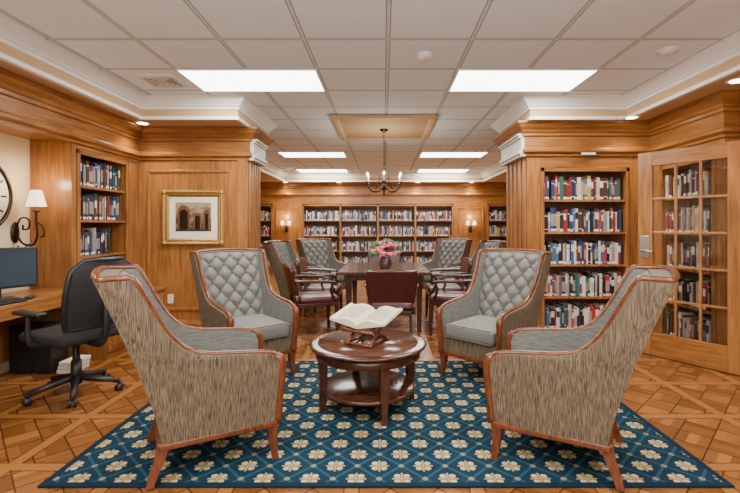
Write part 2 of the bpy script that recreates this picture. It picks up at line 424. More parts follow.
# ------------------------------------------------------------------ books & bookcases
PAL = [(.66, .62, .54), (.60, .55, .46), (.015, .02, .07), (.02, .04, .12), (.28, .02, .02), (.42, .04, .03), (.01, .01, .013), (.02, .02, .025),
       (.03, .11, .08), (.05, .13, .26), (.46, .30, .09), (.20, .09, .04), (.32, .29, .27), (.07, .03, .025), (.68, .64, .58), (.13, .04, .12), (.012, .012, .012), (.10, .04, .02), (.02, .07, .13)]
def bookbox(b, x0, x1, y0, y1, z0, z1, col):
    vs = [(x, y, z) for z in (z0, z1) for y in (y0, y1) for x in (x0, x1)]
    b.add(vs, [(0, 1, 5, 4), (0, 4, 6, 2), (1, 3, 7, 5)], M_BOOKS, False, None, col)
    b.add(vs, [(4, 5, 7, 6)], M_BOOKS, False, None, (.6, .56, .45))
    r = rnd.random(); h = z1-z0
    def band(a, c, cc):
        y = y0-.0012; b.add([(x0+.001, y, z0+h*a), (x1-.001, y, z0+h*a), (x1-.001, y, z0+h*c), (x0+.001, y, z0+h*c)], [(0, 1, 2, 3)], M_BOOKS, False, None, cc)
    lum = sum(col)
    lab = (.7, .66, .58) if lum < .9 else rnd.choice([(.02, .02, .03), (.4, .04, .03), (.04, .08, .25)])
    if r < .22: band(.55, .85, lab)
    elif r < .5: band(.25, .75, tuple(.35*p+.65*q for p, q in zip(lab, col)))
    elif r < .75: band(.8, .84, lab); band(.12, .15, lab)
    if rnd.random() < .6: band(.03, .13, (.75, .75, .72))
def fill(b, x0, x1, z0, gap, yf, dep, fillfrac=1, pal=PAL):
    x = x0+.004; end = x0+(x1-x0)*fillfrac-.006
    hb = min(gap-.03, .28)
    while x < end:
        w = rnd.choice((rnd.uniform(.014, .026), rnd.uniform(.022, .045)))
        if x+w > end: break
        h = hb*rnd.uniform(.76, 1.0); h = min(h, gap-.02)
        j = rnd.uniform(0, .02); d = min(dep-.03, rnd.uniform(.14, .19))
        bookbox(b, x, x+w, yf+j, yf+j+d, z0, z0+h, rnd.choice(pal))
        x += w+.0010
        if rnd.random() < .02: x += rnd.uniform(.01, .04)
def bookcase(name, W, zs, ztop, D, bays, loc, rz, fills=None, stile=.04, pal=PAL, dark=M_SHELFIN):
    par = bpy.data.objects.new(name, None); S.collection.objects.link(par); par.location = loc; par.rotation_euler = (0, 0, math.radians(rz))
    b = MB()
    zb = zs[0]-.04
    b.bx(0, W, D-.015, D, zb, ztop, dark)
    for i in range(bays+1):
        x = i*(W-.03)/bays; b.bx(x, x+.03, .004, D-.015, zb, ztop, M_WALL)
    cw = (W-.03)/bays
    for i in range(bays+1):
        x = i*cw+.015; w = stile/2+.005
        b.bx(max(0, x-w), min(W, x+w), -.012, .004, zb-.0, ztop, M_WALL, .003)
    for z in zs:
        for i in range(bays): b.bx(i*cw+.03, (i+1)*cw, .012, D-.015, z-.022, z, M_WALL)
    b.bx(0, W, -.012, .004, ztop-.045, ztop, M_WALLH, .003)
    if zb > .02: b.bx(0, W, -.012, D, zb-.0, zs[0]-.001, M_WALLH)
    b.obj('carcass', parent=par)
    k = MB(); zz = list(zs)+[ztop-.02]
    for r in range(len(zs)):
        for i in range(bays):
            ff = fills[r*bays+i] if fills else rnd.choice((1, 1, 1, .97, .93))
            if ff > 0: fill(k, i*cw+.035, (i+1)*cw-.005, zs[r]+.001, zz[r+1]-zs[r]-.022, .03, D-.05, ff, pal)
    k.obj('books', parent=par)
    return par
bookcase('bookcase', 1.01, [.12, .49, .86, 1.23, 1.60], 1.965, .33, 1, (1.785, 4.9, 0), 0, [.99, 1, 1, .99, .97])
bookcase('bookcase', 4.07, [.20, .62, 1.035, 1.45], 1.88, .31, 4, (-2.2, 11.6, 0), 0)
bookcase('bookcase', 1.18, [.20, .62, 1.035, 1.45], 1.88, .31, 1, (-4.19, 11.6, 0), 0)
bookcase('bookcase', 1.38, [.20, .62, 1.035, 1.45], 1.88, .31, 1, (2.79, 11.6, 0), 0)
DPAL = [(.015, .015, .02), (.02, .035, .10), (.015, .06, .07), (.07, .03, .02), (.03, .07, .16), (.28, .26, .21), (.15, .03, .02)]
bookcase('bookcase', .83, [.62, 1.0, 1.36, 1.70], 2.045, .34, 1, (-2.97, 4.155, 0), 90, [.55, .75, .95, .95], pal=DPAL)
bookcase('bookcase', .79, [.12, .49, .86, 1.23, 1.60], 1.96, .32, 1, (3.05, 4.745, 0), -90, [.9, .9, 1, 1, .9])
b = MB(); b.bx(1.78, 2.80, 4.895, 5.2, 0, .08, M_WALLH); b.bx(3.05, 3.37, 3.96, 4.74, 0, .08, M_WALLH)
b.bx(-2.2, 1.87, 11.6, 11.9, 0, .16, M_WALLH); b.bx(-4.19, -3.01, 11.6, 11.9, 0, .16, M_WALLH); b.bx(2.79, 4.17, 11.6, 11.9, 0, .16, M_WALLH)
b.obj('trim_bookcase_plinths')
b = MB(); b.bx(2.22, 2.38, 4.835, 4.842, 2.105, 2.125, M_WHITE); b.obj('shelf_label')
b = MB()
b.bx(-2.965, -2.66, 4.16, 5.19, .08, .54, M_WALL); b.bx(-2.965, -2.69, 4.16, 5.19, 0, .08, M_WALL)
b.bx(-2.965, -2.63, 4.155, 5.195, .54, .575, M_WALLH, .006)
for y in (4.2, 4.70): b.bx(-2.66, -2.645, y, y+.45, .12, .50, M_WALL, .005); b.sphere((-2.635, y+.22, .44), .012, M_BRONZE)
b.obj('low_cabinet')

# ------------------------------------------------------------------ ceiling fixtures
def area(name, loc, sx, sy, e, col=(1, .95, .88)):
    l = bpy.data.lights.new(name, 'AREA'); l.shape = 'RECTANGLE'; l.size = sx; l.size_y = sy; l.energy = e; l.color = col
    o = bpy.data.objects.new(name, l); o.location = loc; S.collection.objects.link(o); return o
rows = [(3.83-.61*10, -1.23, 1.29), (3.83-.61*5, -1.23, 1.29), (3.83, -1.23, 1.29), (3.83+.61*7, -1.38, 1.34), (3.83+.61*11, -1.55, 1.48)]
for (y, *xs) in rows:
    for xc in xs:
        par = bpy.data.objects.new('ceiling_light_panel', None); S.collection.objects.link(par); par.location = (xc, y+.305, CEIL)
        b = MB(); b.bx(-.615, .615, -.295, .295, -.008, -.001, M_PANEL); b.obj('diffuser', parent=par)
        b = MB(); b.sweep([(-.617, -.297), (-.617, .297), (.617, .297), (.617, -.297)], [(0, -.014), (0, -.001), (-.014, -.001)], M_WHITE, closed=True)
        b.sweep([(-.63, -.31), (-.63, .31), (.63, .31), (.63, -.31)], [(0, -.001), (0, -.012), (.016, -.012)], M_WHITE, closed=True); b.obj('trim_ring', parent=par)
        a = area('panel_light', (0, 0, -.02), 1.18, .56, 62); a.parent = par
for (x, y) in ((-2.74, 4.88), (2.66, 4.62), (2.84, 3.45), (-2.84, 2.2), (-2.0, 5.45), (2.0, 5.35), (-3.4, 8), (3.4, 8), (-2.62, 11.42), (-1.2, 11.42), (.9, 11.42), (2.33, 11.42)):
    par = bpy.data.objects.new('recessed_downlight', None); S.collection.objects.link(par); par.location = (x, y, SOF)
    b = MB(); b.lathe([(.055, -.002), (.06, -.006), (.08, -.008), (.085, -.001)], (0, 0, 0), M_WHITE, 24)
    b.obj('trim_ring', parent=par)
    b = MB(); b.lathe([(.054, -.008), (.054, -.0095)], (0, 0, 0), M_DOWN, 20); b.obj('lamp', parent=par)
    l = bpy.data.lights.new('downlight', 'SPOT'); l.energy = 36; l.spot_size = 2.2; l.spot_blend = .8; l.color = (1, .80, .54); l.shadow_soft_size = .05
    o = bpy.data.objects.new('downlight', l); S.collection.objects.link(o); o.parent = par; o.location = (0, 0, -.03)
# unseen fill lights added behind the camera: one aimed forward, one at the ceiling
a = area('added_fill_light', (0, -2.3, 1.5), 3.0, 1.6, 38, (.97, .98, 1)); a.rotation_euler = (math.radians(103), 0, 0)
a = area('added_fill_light', (0, -.5, 1.75), 1.6, 1.2, 95, (.92, .96, 1)); a.rotation_euler = (math.radians(155), 0, 0)
b = MB()
b.bx(-.17, .17, -.17, .17, -.012, -.001, M_WHITE)
for k in range(4):
    w = .14-k*.034
    b.sweep([(-w, -w), (-w, w), (w, w), (w, -w)], [(0, -.012), (0, -.024), (.014, -.012)], M_CREAM, closed=True)
    b.sweep([(-w+.016, -w+.016), (-w+.016, w-.016), (w-.016, w-.016), (w-.016, -w+.016)], [(0, -.0125), (.012, -.0125)], M_BLACK, closed=True)
b.obj('air_vent', (-2.12, 4.13, CEIL))
b = MB(); b.lathe([(.065, -.001), (.065, -.02), (.045, -.04), (.02, -.045)], (0, 0, 0), M_WHITE); b.obj('smoke_detector', (.33, 3.5, CEIL))
b = MB(); b.lathe([(.08, -.001), (.08, -.014), (.05, -.018), (.045, -.03), (.02, -.032)], (0, 0, 0), M_WHITE); b.obj('ceiling_speaker', (2.25, 3.42, CEIL))

# ------------------------------------------------------------------ rug
b = MB(); b.bx(-1.72, 1.74, -1.0, .98, 0, .012, M_RUG, .004); b.obj('area_rug', (0, 3.13, 0.001))
RZ = .014

# ------------------------------------------------------------------ armchair
def armchair_mesh():
    b = MB()
    prof = [(.20, .275), (.30, .285), (.42, .295), (.52, .30), (.565, .285), (.59, .24), (.602, .16), (.612, .06), (.622, -.04), (.64, -.12), (.675, -.185), (.74, -.245), (.83, -.30), (.93, -.35), (1.03, -.405)]
    def yf(z):
        for (a, p), (c, q) in zip(prof, prof[1:]):
            if z <= c: return p+(q-p)*(z-a)/(c-a)
        return prof[-1][1]
    ZT = 1.03
    t_ = lambda z: max(0, (z-.2)/(ZT-.2))
    yb = lambda z: -.27-.28*t_(z)**1.25
    xo = lambda z: .29+.055*t_(z)
    TH = .055
    zs = sorted(set([p[0] for p in prof]+[.36, .47, .78, .88, .98, 1.005]))
    NC = 8
    for s in (-1, 1):
        for off in (0, TH):
            def fn(u, v, off=off):
                i = min(int(round(v*(len(zs)-1))), len(zs)-1); z = zs[i]
                y = yb(z)+(yf(z)-yb(z))*u
                return (s*(xo(z)-off+.008*math.sin(math.pi*u)*(1 if off == 0 else 0)), y, z)
            b.grid(fn, NC, len(zs)-1, M_STRIE if off == 0 else M_VELV)
        def fe(u, v):
            i = min(int(round(v*(len(zs)-1))), len(zs)-1); z = zs[i]
            return (s*(xo(z)-TH*u), yf(z)+.008*math.sin(math.pi*u), z)
        b.grid(fe, 3, len(zs)-1, M_STRIE)
        b.bx(*sorted((s*(xo(.2)-TH), s*xo(.2))), yb(.2), .275, .195, .205, M_CHERRY)
        def ft(u, v): return (s*(xo(ZT)-TH*v), yb(ZT)+(yf(ZT)-yb(ZT))*u, ZT)
        b.grid(ft, 2, 2, M_STRIE)
    zc = lambda x, z: z+.018*(1-(x/.345)**2)*t_(z)
    def back_out(u, v):
        z = .20+(ZT-.2)*v; x = (2*u-1)*xo(z); return (x, yb(z)-.022*(1-(2*u-1)**2), zc(x, z))
    b.grid(back_out, 12, 14, M_STRIE)
    z0, z1 = .44, ZT-.01
    PX, PZ = .066, .078
    def tuft(x, z):
        u = x/PX; v = (z-.44)/PZ
        a = abs(math.cos(math.pi*(u+v)/2)); c = abs(math.cos(math.pi*(u-v)/2))
        return .034*(max(a*c, 0))**.55
    def back_in(u, v):
        z = z0+(z1-z0)*v; x = (2*u-1)*(xo(z)-TH+.004)
        e = min(1, 8*min(u, 1-u, 1.2*(1-v)+.01))
        return (x, yb(z)+.075+tuft(x, z)*e**.5, zc(x, z))
    b.grid(back_in, 72, 72, M_VELV)
    for i in range(-4, 5):
        for j in range(0, 9):
            if (i+j) % 2 == 1:
                x = i*PX; z = z0+j*PZ
                if abs(x) < xo(z)-TH-.02 and z < ZT-.03: b.sphere((x, yb(z)+.083, zc(x, z)), .010, M_STRIE, seg=6)
    def back_top(u, v):
        x = (2*u-1)*xo(ZT); return (x, yb(ZT)-.022*(1-(2*u-1)**2)*(1-v)+.085*v, zc(x, ZT)-.004*v)
    b.grid(back_top, 12, 3, M_STRIE)
    L = [(xo(z)-TH/2, y+.006, z) for (z, y) in prof]
    zt = ZT+.006
    half = [(xo(ZT)-.026, -.44, zt+.002), (xo(ZT)-.02, -.49, zt+.002), (xo(ZT)-.014, -.53, zt+.002), (xo(ZT)-.05, -.542, zt+.003)]
    pts = [Vector(p) for p in L]+[Vector(p) for p in half]
    mir = [Vector((-p.x, p.y, p.z)) for p in reversed(pts)]
    topm = [Vector((x, -.55-.018*(1-(x/.345)**2), zt+.018*(1-(x/.345)**2))) for x in (.2, .1, 0, -.1, -.2)]
    b.tube(cat(pts+topm+mir, 4), .0175, M_CHERRY, 8)
    b.bx(-.29, .29, .262, .300, .178, .215, M_CHERRY, .008)
    b.bx(-.29, .29, -.30, -.262, .178, .215, M_CHERRY, .008)
    for s in (-1, 1): b.bx(*sorted((s*.265, s*.30)), -.29, .29, .178, .212, M_CHERRY, .008)
    for s in (-1, 1):
        b.tube(cat([(s*.285, .29, .575), (s*.290, .315, .53), (s*.288, .316, .44), (s*.280, .305, .32), (s*.275, .298, .2)], 4), [.02, .024, .027, .028, .027, .026, .025, .024, .023, .022, .022, .022, .022, .023, .024, .024, .024], M_CHERRY, 8)
    b.bx(-.24, .24, -.2, .285, .205, .335, M_STRIE, .012)
    def cush(u, v):
        a = (2*u-1); c = (2*v-1)
        return (a*.232, .045+c*.27, .44+.035*(1-a**4)*(1-c**4))
    b.bx(-.234, .234, -.23, .315, .335, .455, M_VELV, .035, seg=4)
    b.grid(cush, 14, 14, M_VELV)
    b.tube([(-.215, .312, .345), (.215, .312, .345)], .006, M_STRIE, 6); b.tube([(-.205, .30, .448), (.205, .30, .448)], .006, M_STRIE, 6)
    for s in (-1, 1):
        b.loft([(s*.278, .285, 0, .017, .017), (s*.272, .275, .05, .018, .018), (s*.268, .268, .12, .023, .023), (s*.268, .27, .2, .028, .028)], M_CHERRY)
        b.loft([(s*.262, -.33, 0, .017, .018), (s*.262, -.315, .05, .018, .02), (s*.262, -.285, .13, .021, .024), (s*.262, -.27, .2, .024, .03)], M_CHERRY)
    return b.mesh('wingback_armchair', fixn=True)
AC = armchair_mesh()
for (x, y, h, z) in ((-.985, 2.50, 28, RZ), (.99, 2.49, 152, RZ), (-1.19, 3.80, -49, RZ), (.90, 3.74, 226, RZ),
                     (-1.24, 6.75, -12, 0), (-1.02, 7.75, -50, 0), (1.30, 6.75, 195, 0), (1.02, 7.75, 230, 0)):
    place(AC, 'wingback_armchair', (x, y, z), h-90)

# ------------------------------------------------------------------ round coffee table
TX, TY = -.115, 3.10
b = MB()
b.lathe([(.0, .425), (.385, .425), (.405, .43), (.418, .438), (.42, .446), (.412, .453), (.395, .456), (.0, .456)], (0, 0, 0), M_MAHOG, 56)
b.lathe([(.36, .4562), (.36, .4575), (.0, .4575)], (0, 0, 0), M_WALNUT, 56)
b.lathe([(.365, .36), (.375, .365), (.375, .425), (.3, .425)], (0, 0, 0), M_MAHOG, 56)
b.lathe([(.0, .12), (.325, .12), (.335, .127), (.335, .143), (.325, .15), (.0, .15)], (0, 0, 0), M_MAHOG, 48)
for k in range(4):
    a = math.radians(20+90*k); cx, cy = .33*math.cos(a), .33*math.sin(a)
    m = Matrix.Translation((cx, cy, 0)) @ Matrix.Rotation(a, 4, 'Z')
    b.loft([(.01, 0, 0, .018, .018), (0, 0, .06, .02, .02), (0, 0, .16, .026, .026), (0, 0, .30, .028, .028), (0, 0, .43, .03, .03)], M_MAHOG, m)
b.obj('round_coffee_table', (TX, TY, RZ))
ZT = RZ+.459
par = bpy.data.objects.new('open_book_on_stand', None); S.collection.objects.link(par)
par.location = (TX+.0, TY-.03, ZT); par.rotation_euler = (0, 0, math.radians(-28))
b = MB()
for s in (-1, 1):
    b.tube([(s*.09, -.14, .012), (s*.09, .13, .012)], .011, M_CHERRY, 8)
    b.tube([(s*.09, -.13, .015), (s*.09, .12, .155)], .011, M_CHERRY, 8)
    b.tube([(s*.09, .12, .012), (s*.09, -.11, .115)], .010, M_CHERRY, 8)
    b.tube([(s*.09, -.14, .105), (s*.09, .12, .160)], .010, M_CHERRY, 8)
b.tube([(-.12, -.145, .105), (.12, -.145, .105)], .011, M_CHERRY, 8); b.tube([(-.11, .12, .16), (.11, .12, .16)], .010, M_CHERRY, 8)
b.tube([(-.11, .12, .012), (.11, .12, .012)], .010, M_CHERRY, 8); b.tube([(-.11, -.13, .012), (.11, -.13, .012)], .010, M_CHERRY, 8)
b.obj('stand', parent=par)
b = MB(); T = Matrix.Translation((0, -.01, .147)) @ Matrix.Rotation(math.radians(12), 4, 'X')
for s in (-1, 1):
    def top(u, v, s=s): return (s*u*.215, (v-.5)*.28, .014+.045*math.sin(math.pi*min(1, u*1.15+.08))**.8*(1-u*.55)+u*.055)
    def bot(u, v, s=s): return (s*u*.22, (v-.5)*.285, .006+u*.045)
    b.grid(top, 12, 4, M_PAPER, mtx=T); b.grid(bot, 12, 4, M_BURG, mtx=T)
    for vv in (0, 1):
        def sd(u, v, s=s, vv=vv):
            p = Vector(top(u, vv)); q = Vector(bot(u, vv)); return tuple(q.lerp(p, v))
        b.grid(sd, 12, 1, M_PAPER, mtx=T)
    def ed(u, v, s=s): return tuple(Vector(bot(1, v)).lerp(Vector(top(1, v)), u))
    b.grid(ed, 1, 4, M_PAPER, mtx=T)
    # printed text lines on the pages
    for r in range(13):
        v0 = .14+r*.056
        def ln(u, v, v0=v0):
            p = Vector(top(.17+.68*u, v0+.012*v)); p.z += .0012; return tuple(p)
        b.grid(ln, 8, 1, M_SHELFIN, mtx=T)
b.obj('book', parent=par)

# ------------------------------------------------------------------ reading table + chairs
b = MB()
b.bx(-.56, .56, -.70, .70, .715, .75, M_MAHOG, .008); b.bx(-.48, .48, -.60, .60, .64, .715, M_MAHOG)
for x in (-.43, .43):
    for y in (-.54, .54): b.loft([(x, y, 0, .025, .025), (x, y, .3, .03, .03), (x, y, .64, .04, .04)], M_MAHOG)
b.obj('reading_table', (.0, 5.80, 0))
def leather_chair():
    b = MB()
    b.bx(-.25, .25, -.20, .27, .40, .475, M_BURG, .03, seg=4); b.bx(-.25, .25, -.22, .26, .36, .405, M_MAHOG, .006)
    def bk(u, v, o):
        x = (2*u-1)*(.225+.035*v); z = .50+.32*v+.012*(1-(2*u-1)**2); return (x, -.235-.07*v-.03*(1-(2*u-1)**2)+o, z)
    b.grid(lambda u, v: bk(u, v, -.025), 10, 8, M_BURG); b.grid(lambda u, v: bk(u, v, .03), 10, 8, M_BURG)
    for e in (0, 1):
        b.grid(lambda u, v: tuple(Vector(bk(e, v, -.025)).lerp(Vector(bk(e, v, .03)), u)), 1, 8, M_BURG)
        b.grid(lambda u, v: tuple(Vector(bk(u, e, -.025)).lerp(Vector(bk(u, e, .03)), v)), 10, 1, M_BURG)
    b.tube([bk(i/8, 1, 0) for i in range(9)], .022, M_MAHOG, 8)
    for s in (-1, 1):
        e = 1 if s > 0 else 0
        b.tube([Vector(bk(e, i/6, 0)) for i in range(7)], .019, M_MAHOG, 8)
        b.tube([(s*.225, -.235, .50), (s*.235, -.22, .38)], .02, M_MAHOG, 8)
        b.tube(cat([(s*.245, -.27, .665), (s*.275, -.15, .665), (s*.29, .05, .655), (s*.285, .19, .645), (s*.275, .22, .615)], 4), .018, M_MAHOG, 8)
        b.tube(cat([(s*.275, .19, .64), (s*.265, .16, .55), (s*.245, .20, .44)], 4), .016, M_MAHOG, 8)
        b.loft([(s*.235, .245, 0, .015, .015), (s*.23, .235, .38, .024, .024)], M_MAHOG)
        b.loft([(s*.23, -.29, 0, .015, .016), (s*.23, -.22, .38, .02, .024)], M_MAHOG)
    return b.mesh('leather_armchair')
LC = leather_chair()
for (x, y, h) in ((.08, 4.72, 90), (-.86, 5.22, 20), (-.86, 5.98, 0), (.86, 5.25, 162), (.86, 6.0, 180), (0, 6.85, 270)):
    place(LC, 'leather_armchair', (x, y, 0), h-90)
b = MB()
b.lathe([(.05, 0), (.065, .01), (.085, .07), (.07, .13), (.05, .15), (.06, .165)], (0, 0, 0), M_CERAM, 20)
for k in range(100):
    a = rnd.uniform(0, 6.28); e = rnd.uniform(-.2, 1.5); R = .19
    p = Vector((R*math.cos(a)*math.cos(e), R*math.sin(a)*math.cos(e), .21+.14*math.sin(e)))
    if k % 4 == 0: b.sphere(p*1.02, .032, M_GREEN, 1, .35, 1.2, 5)
    else:
        for q in range(4):
            o = Vector((rnd.uniform(-.018, .018), rnd.uniform(-.018, .018), rnd.uniform(-.012, .012))); b.sphere(p+o, .022, M_PINK, 1, 1, .7, 5)
for k in range(10):
    a = k*.63; b.tube([(0, 0, .14), (.12*math.cos(a), .12*math.sin(a), .24)], .003, M_GREEN, 4)
b.obj('vase_of_flowers', (.02, 5.45, .75))

# ------------------------------------------------------------------ chandelier
par = bpy.data.objects.new('chandelier', None); S.collection.objects.link(par); par.location = (0, 6.1, 0)
b = MB()
b.lathe([(.06, CEIL-.031), (.06, CEIL-.045), (.02, CEIL-.07)], (0, 0, 0), M_BRONZE)
for k in range(14):
    z = CEIL-.07-k*.032
    m = Matrix.Translation((0, 0, z-.018)) @ Matrix.Rotation(math.radians(90*(k % 2)), 4, 'Z')
    b.tube([(.009*math.cos(t*.785), 0, .021*math.sin(t*.785)) for t in range(8)], .003, M_BRONZE, 5, closed=True, mtx=m)
b.lathe([(.006, 2.2), (.014, 2.18), (.01, 2.1), (.026, 2.04), (.012, 1.97), (.01, 1.90), (.03, 1.86), (.035, 1.83), (.015, 1.79), (.012, 1.765), (.02, 1.75), (.004, 1.73)], (0, 0, 0), M_BRONZE)
for k in range(6):
    a = math.pi/6+k*math.pi/3; m = Matrix.Rotation(a, 4, 'Z')
    b.tube(cat([(.02, 0, 1.86), (.10, 0, 1.79), (.20, 0, 1.80), (.26, 0, 1.86), (.265, 0, 1.90)], 5), .008, M_BRONZE, 6, mtx=m)
    b.tube(cat([(.015, 0, 2.08), (.07, 0, 2.03), (.08, 0, 1.93), (.14, 0, 1.82)], 5), .005, M_BRONZE, 6, mtx=m)
    b.lathe([(.008, 1.895), (.032, 1.905), (.034, 1.912), (.012, 1.915)], (.265, 0, 0), M_BRONZE, 14, mtx=m)
    b.lathe([(.011, 1.915), (.011, 1.99)], (.265, 0, 0), M_MAT, 10, mtx=m)
b.obj('frame', parent=par)
b = MB()
for k in range(6):
    a = math.pi/6+k*math.pi/3; b.sphere((.265*math.cos(a), .265*math.sin(a), 2.02), .014, M_BULB, 1, 1, 2, 8)
b.obj('candle_bulbs', parent=par)
l = bpy.data.lights.new('chandelier_light', 'POINT'); l.energy = 32; l.color = (1, .88, .7); l.shadow_soft_size = .2
o = bpy.data.objects.new('glow', l); S.collection.objects.link(o); o.parent = par; o.location = (0, 0, 2.1)

# ------------------------------------------------------------------ framed picture
par = bpy.data.objects.new('framed_picture', None); S.collection.objects.link(par); par.location = (-2.30, 5.2, 1.40)
b = MB()
b.sweep([(-.375, -.335), (-.375, .335), (.375, .335), (.375, -.335)], [(0, 0), (0, .025), (.012, .042), (.03, .045), (.045, .030), (.06, .032), (.08, .018), (.088, .010), (.088, 0)], M_GOLD, closed=True, mtx=Matrix(((1, 0, 0, 0), (0, 0, -1, 0), (0, 1, 0, 0), (0, 0, 0, 1))))
for e in range(24):
    x = -.35+e*.70/23
    for z in (-.31, .31): b.sphere((x, -.038, z), .013, M_GOLD, seg=6)
    for z in (-.275, .275):
        if abs(x) < .31: b.sphere((x, -.026, z), .009, M_BRONZE, seg=5)
for e in range(20):
    z = -.29+e*.58/19
    for x in (-.35, .35): b.sphere((x, -.038, z), .013, M_GOLD, seg=6)
    for x in (-.315, .315): b.sphere((x, -.026, z), .009, M_BRONZE, seg=5)
for x in (-.345, .345):
    for z in (-.305, .305): b.sphere((x, -.04, z), .032, M_GOLD, 1, .5, 1, seg=8)
b.obj('frame', parent=par)
b = MB(); b.bx(-.30, .30, -.012, -.002, -.26, .26, M_MAT); b.obj('mat_board', parent=par)
b = MB(); b.bx(-.215, .215, -.014, -.012, -.165, .185, M_PIC)
def arch(x0, x1, z0, z1, mat, y):
    n = 10; r = (x1-x0)/2; cx = (x0+x1)/2
    vs = [(x0, y, z0), (x1, y, z0)]+[(cx+r*math.cos(math.pi*i/n), y, z1-r+r*math.sin(math.pi*i/n)) for i in range(n+1)]
    b.add(vs, [tuple(range(len(vs)))], mat)
arch(-.19, -.04, -.14, .15, M_SHELFIN, -.0145); arch(-.165, -.065, -.14, .10, M_BRONZE, -.015)
arch(.0, .10, -.14, .06, M_SHELFIN, -.0145); arch(.02, .08, -.14, .03, M_BRONZE, -.015)
arch(.12, .20, -.14, .10, M_SHELFIN, -.0145); arch(.14, .18, -.14, .05, M_BRONZE, -.015)
b.obj('engraving', parent=par)

# ------------------------------------------------------------------ sconces
def wall_sconce(name, loc, rz, full=True):
    par = bpy.data.objects.new(name, None); S.collection.objects.link(par); par.location = loc; par.rotation_euler = (0, 0, math.radians(rz))
    b = MB()
    b.lathe([(.001, 0), (.06, .004), (.062, .012), (.03, .022), (.001, .024)], (0, 0, 0), M_BRONZE, 20, mtx=Matrix.Rotation(math.radians(90), 4, 'X') @ Matrix.Diagonal((.75, 1.6, 1, 1)))
    arms = ((0,),) if full else ((-.09,), (.09,))
    lamps = []
    for (ax,) in arms:
        if full:
            b.tube(cat([(0, -.02, -.02), (0, -.08, -.10), (0, -.17, -.11), (0, -.21, -.02), (0, -.20, .10), (0, -.20, .20)], 6), .010, M_BRONZE, 6)
            b.tube(cat([(0, -.02, .05), (0, -.06, .13), (0, -.13, .12), (0, -.13, .04), (0, -.08, .03), (0, -.08, .07)], 6), .008, M_BRONZE, 6)
            b.tube(cat([(0, -.03, -.12), (0, -.08, -.20), (0, -.15, -.18), (0, -.14, -.11), (0, -.10, -.13)], 6), .008, M_BRONZE, 6)
            b.tube(cat([(0, -.20, .10), (0, -.26, .05), (0, -.27, -.03), (0, -.23, -.04)], 6), .007, M_BRONZE, 6)
            lamps.append((0, -.20, .24))
            b.lathe([(.03, 0), (.034, .008), (.01, .012), (.01, .05)], (0, -.20, .19), M_BRONZE, 14)
        else:
            b.tube(cat([(0, -.02, 0), (ax*.5, -.07, -.05), (ax, -.10, -.02), (ax, -.10, .05)], 6), .007, M_BRONZE, 6)
            b.lathe([(.012, 0), (.012, .06)], (ax, -.10, .05), M_MAT, 10)
            lamps.append((ax, -.10, .11))
    b.obj('bracket', parent=par)
    b = MB()
    for p in lamps:
        r = .076 if full else .055; h = .145 if full else .11; sg = 36
        vs = []
        for (rr, z) in ((r, 0), (r*.55, h)):
            for k in range(sg): a = 2*math.pi*k/sg; q = rr*(1+.03*(k % 2)); vs.append((p[0]+q*math.cos(a), p[1]+q*math.sin(a), p[2]+z))
        b.add(vs, [(k, (k+1) % sg, sg+(k+1) % sg, sg+k) for k in range(sg)], M_SHADE)
    b.obj('shade', parent=par)
    l = bpy.data.lights.new('sconce_light', 'POINT'); l.energy = 5 if full else 8; l.color = (1, .74, .44); l.shadow_soft_size = .04
    o = bpy.data.objects.new('glow', l); S.collection.objects.link(o); o.parent = par; o.location = (0, lamps[0][1]-.02, lamps[0][2]+.22)
wall_sconce('wall_sconce', (-3.37, 3.92, 1.24), 90)
wall_sconce('wall_sconce', (-2.63, 11.58, 1.22), 0, False)
wall_sconce('wall_sconce', (2.33, 11.58, 1.22), 0, False)

b = MB(); R = Matrix.Rotation(math.radians(90), 4, 'Y')
b.lathe([(.001, .0), (.33, .0), (.33, .03), (.315, .04), (.30, .03), (.298, .018), (.001, .018)], (0, 0, 0), M_BRONZE, 48, mtx=R)
b.lathe([(.297, .0185), (.297, .0205), (.001, .0205)], (0, 0, 0), M_MAT, 48, mtx=R)
for k in range(12):
    m = Matrix.Rotation(k*math.pi/6, 4, 'X'); b.bx(.021, .023, -.008, .008, .22, .275, M_BLACK, mtx=m)
b.bx(.024, .026, -.006, .006, -.03, .20, M_BLACK, mtx=Matrix.Rotation(.6, 4, 'X')); b.bx(.024, .026, -.008, .008, -.03, .14, M_BLACK, mtx=Matrix.Rotation(-1.2, 4, 'X'))
b.obj('wall_clock', (-3.369, 3.54, 1.56))

# ------------------------------------------------------------------ desk, monitor, keyboard, tower
DZ = -.03
b = MB()
b.bx(-3.365, -2.83, 1.2, 4.085, .70+DZ, .735+DZ, M_WALLH, .006); b.bx(-2.855, -2.835, 1.22, 4.07, .62+DZ, .70+DZ, M_WALLH)
b.bx(-3.36, -2.88, 4.05, 4.085, 0, .70+DZ, M_WALL); b.bx(-3.36, -2.88, 1.22, 1.26, 0, .70+DZ, M_WALL); b.bx(-3.36, -2.90, 3.05, 3.09, 0, .70+DZ, M_WALL)
b.bx(-3.36, -3.34, 1.25, 4.06, .1, .70+DZ, M_WALL)
b.obj('built_in_desk')
b = MB(); m = Matrix.Rotation(math.radians(60), 4, 'Z')
b.bx(-.26, .26, -.02, .025, .09, .42, M_BLACK, .008, mtx=m); b.bx(-.242, .242, -.0215, -.0195, .108, .402, M_SCREEN, mtx=m)
b.bx(-.03, .03, .02, .05, .02, .25, M_BLACK, .005, mtx=m); b.bx(-.12, .12, -.08, .11, 0, .016, M_BLACK, .006, mtx=m)
b.obj('computer_monitor', (-3.07, 3.42, .736+DZ))
b = MB(); m = Matrix.Rotation(math.radians(85), 4, 'Z')
b.bx(-.21, .21, -.05, .05, 0, .018, M_BLACK, .005, mtx=m)
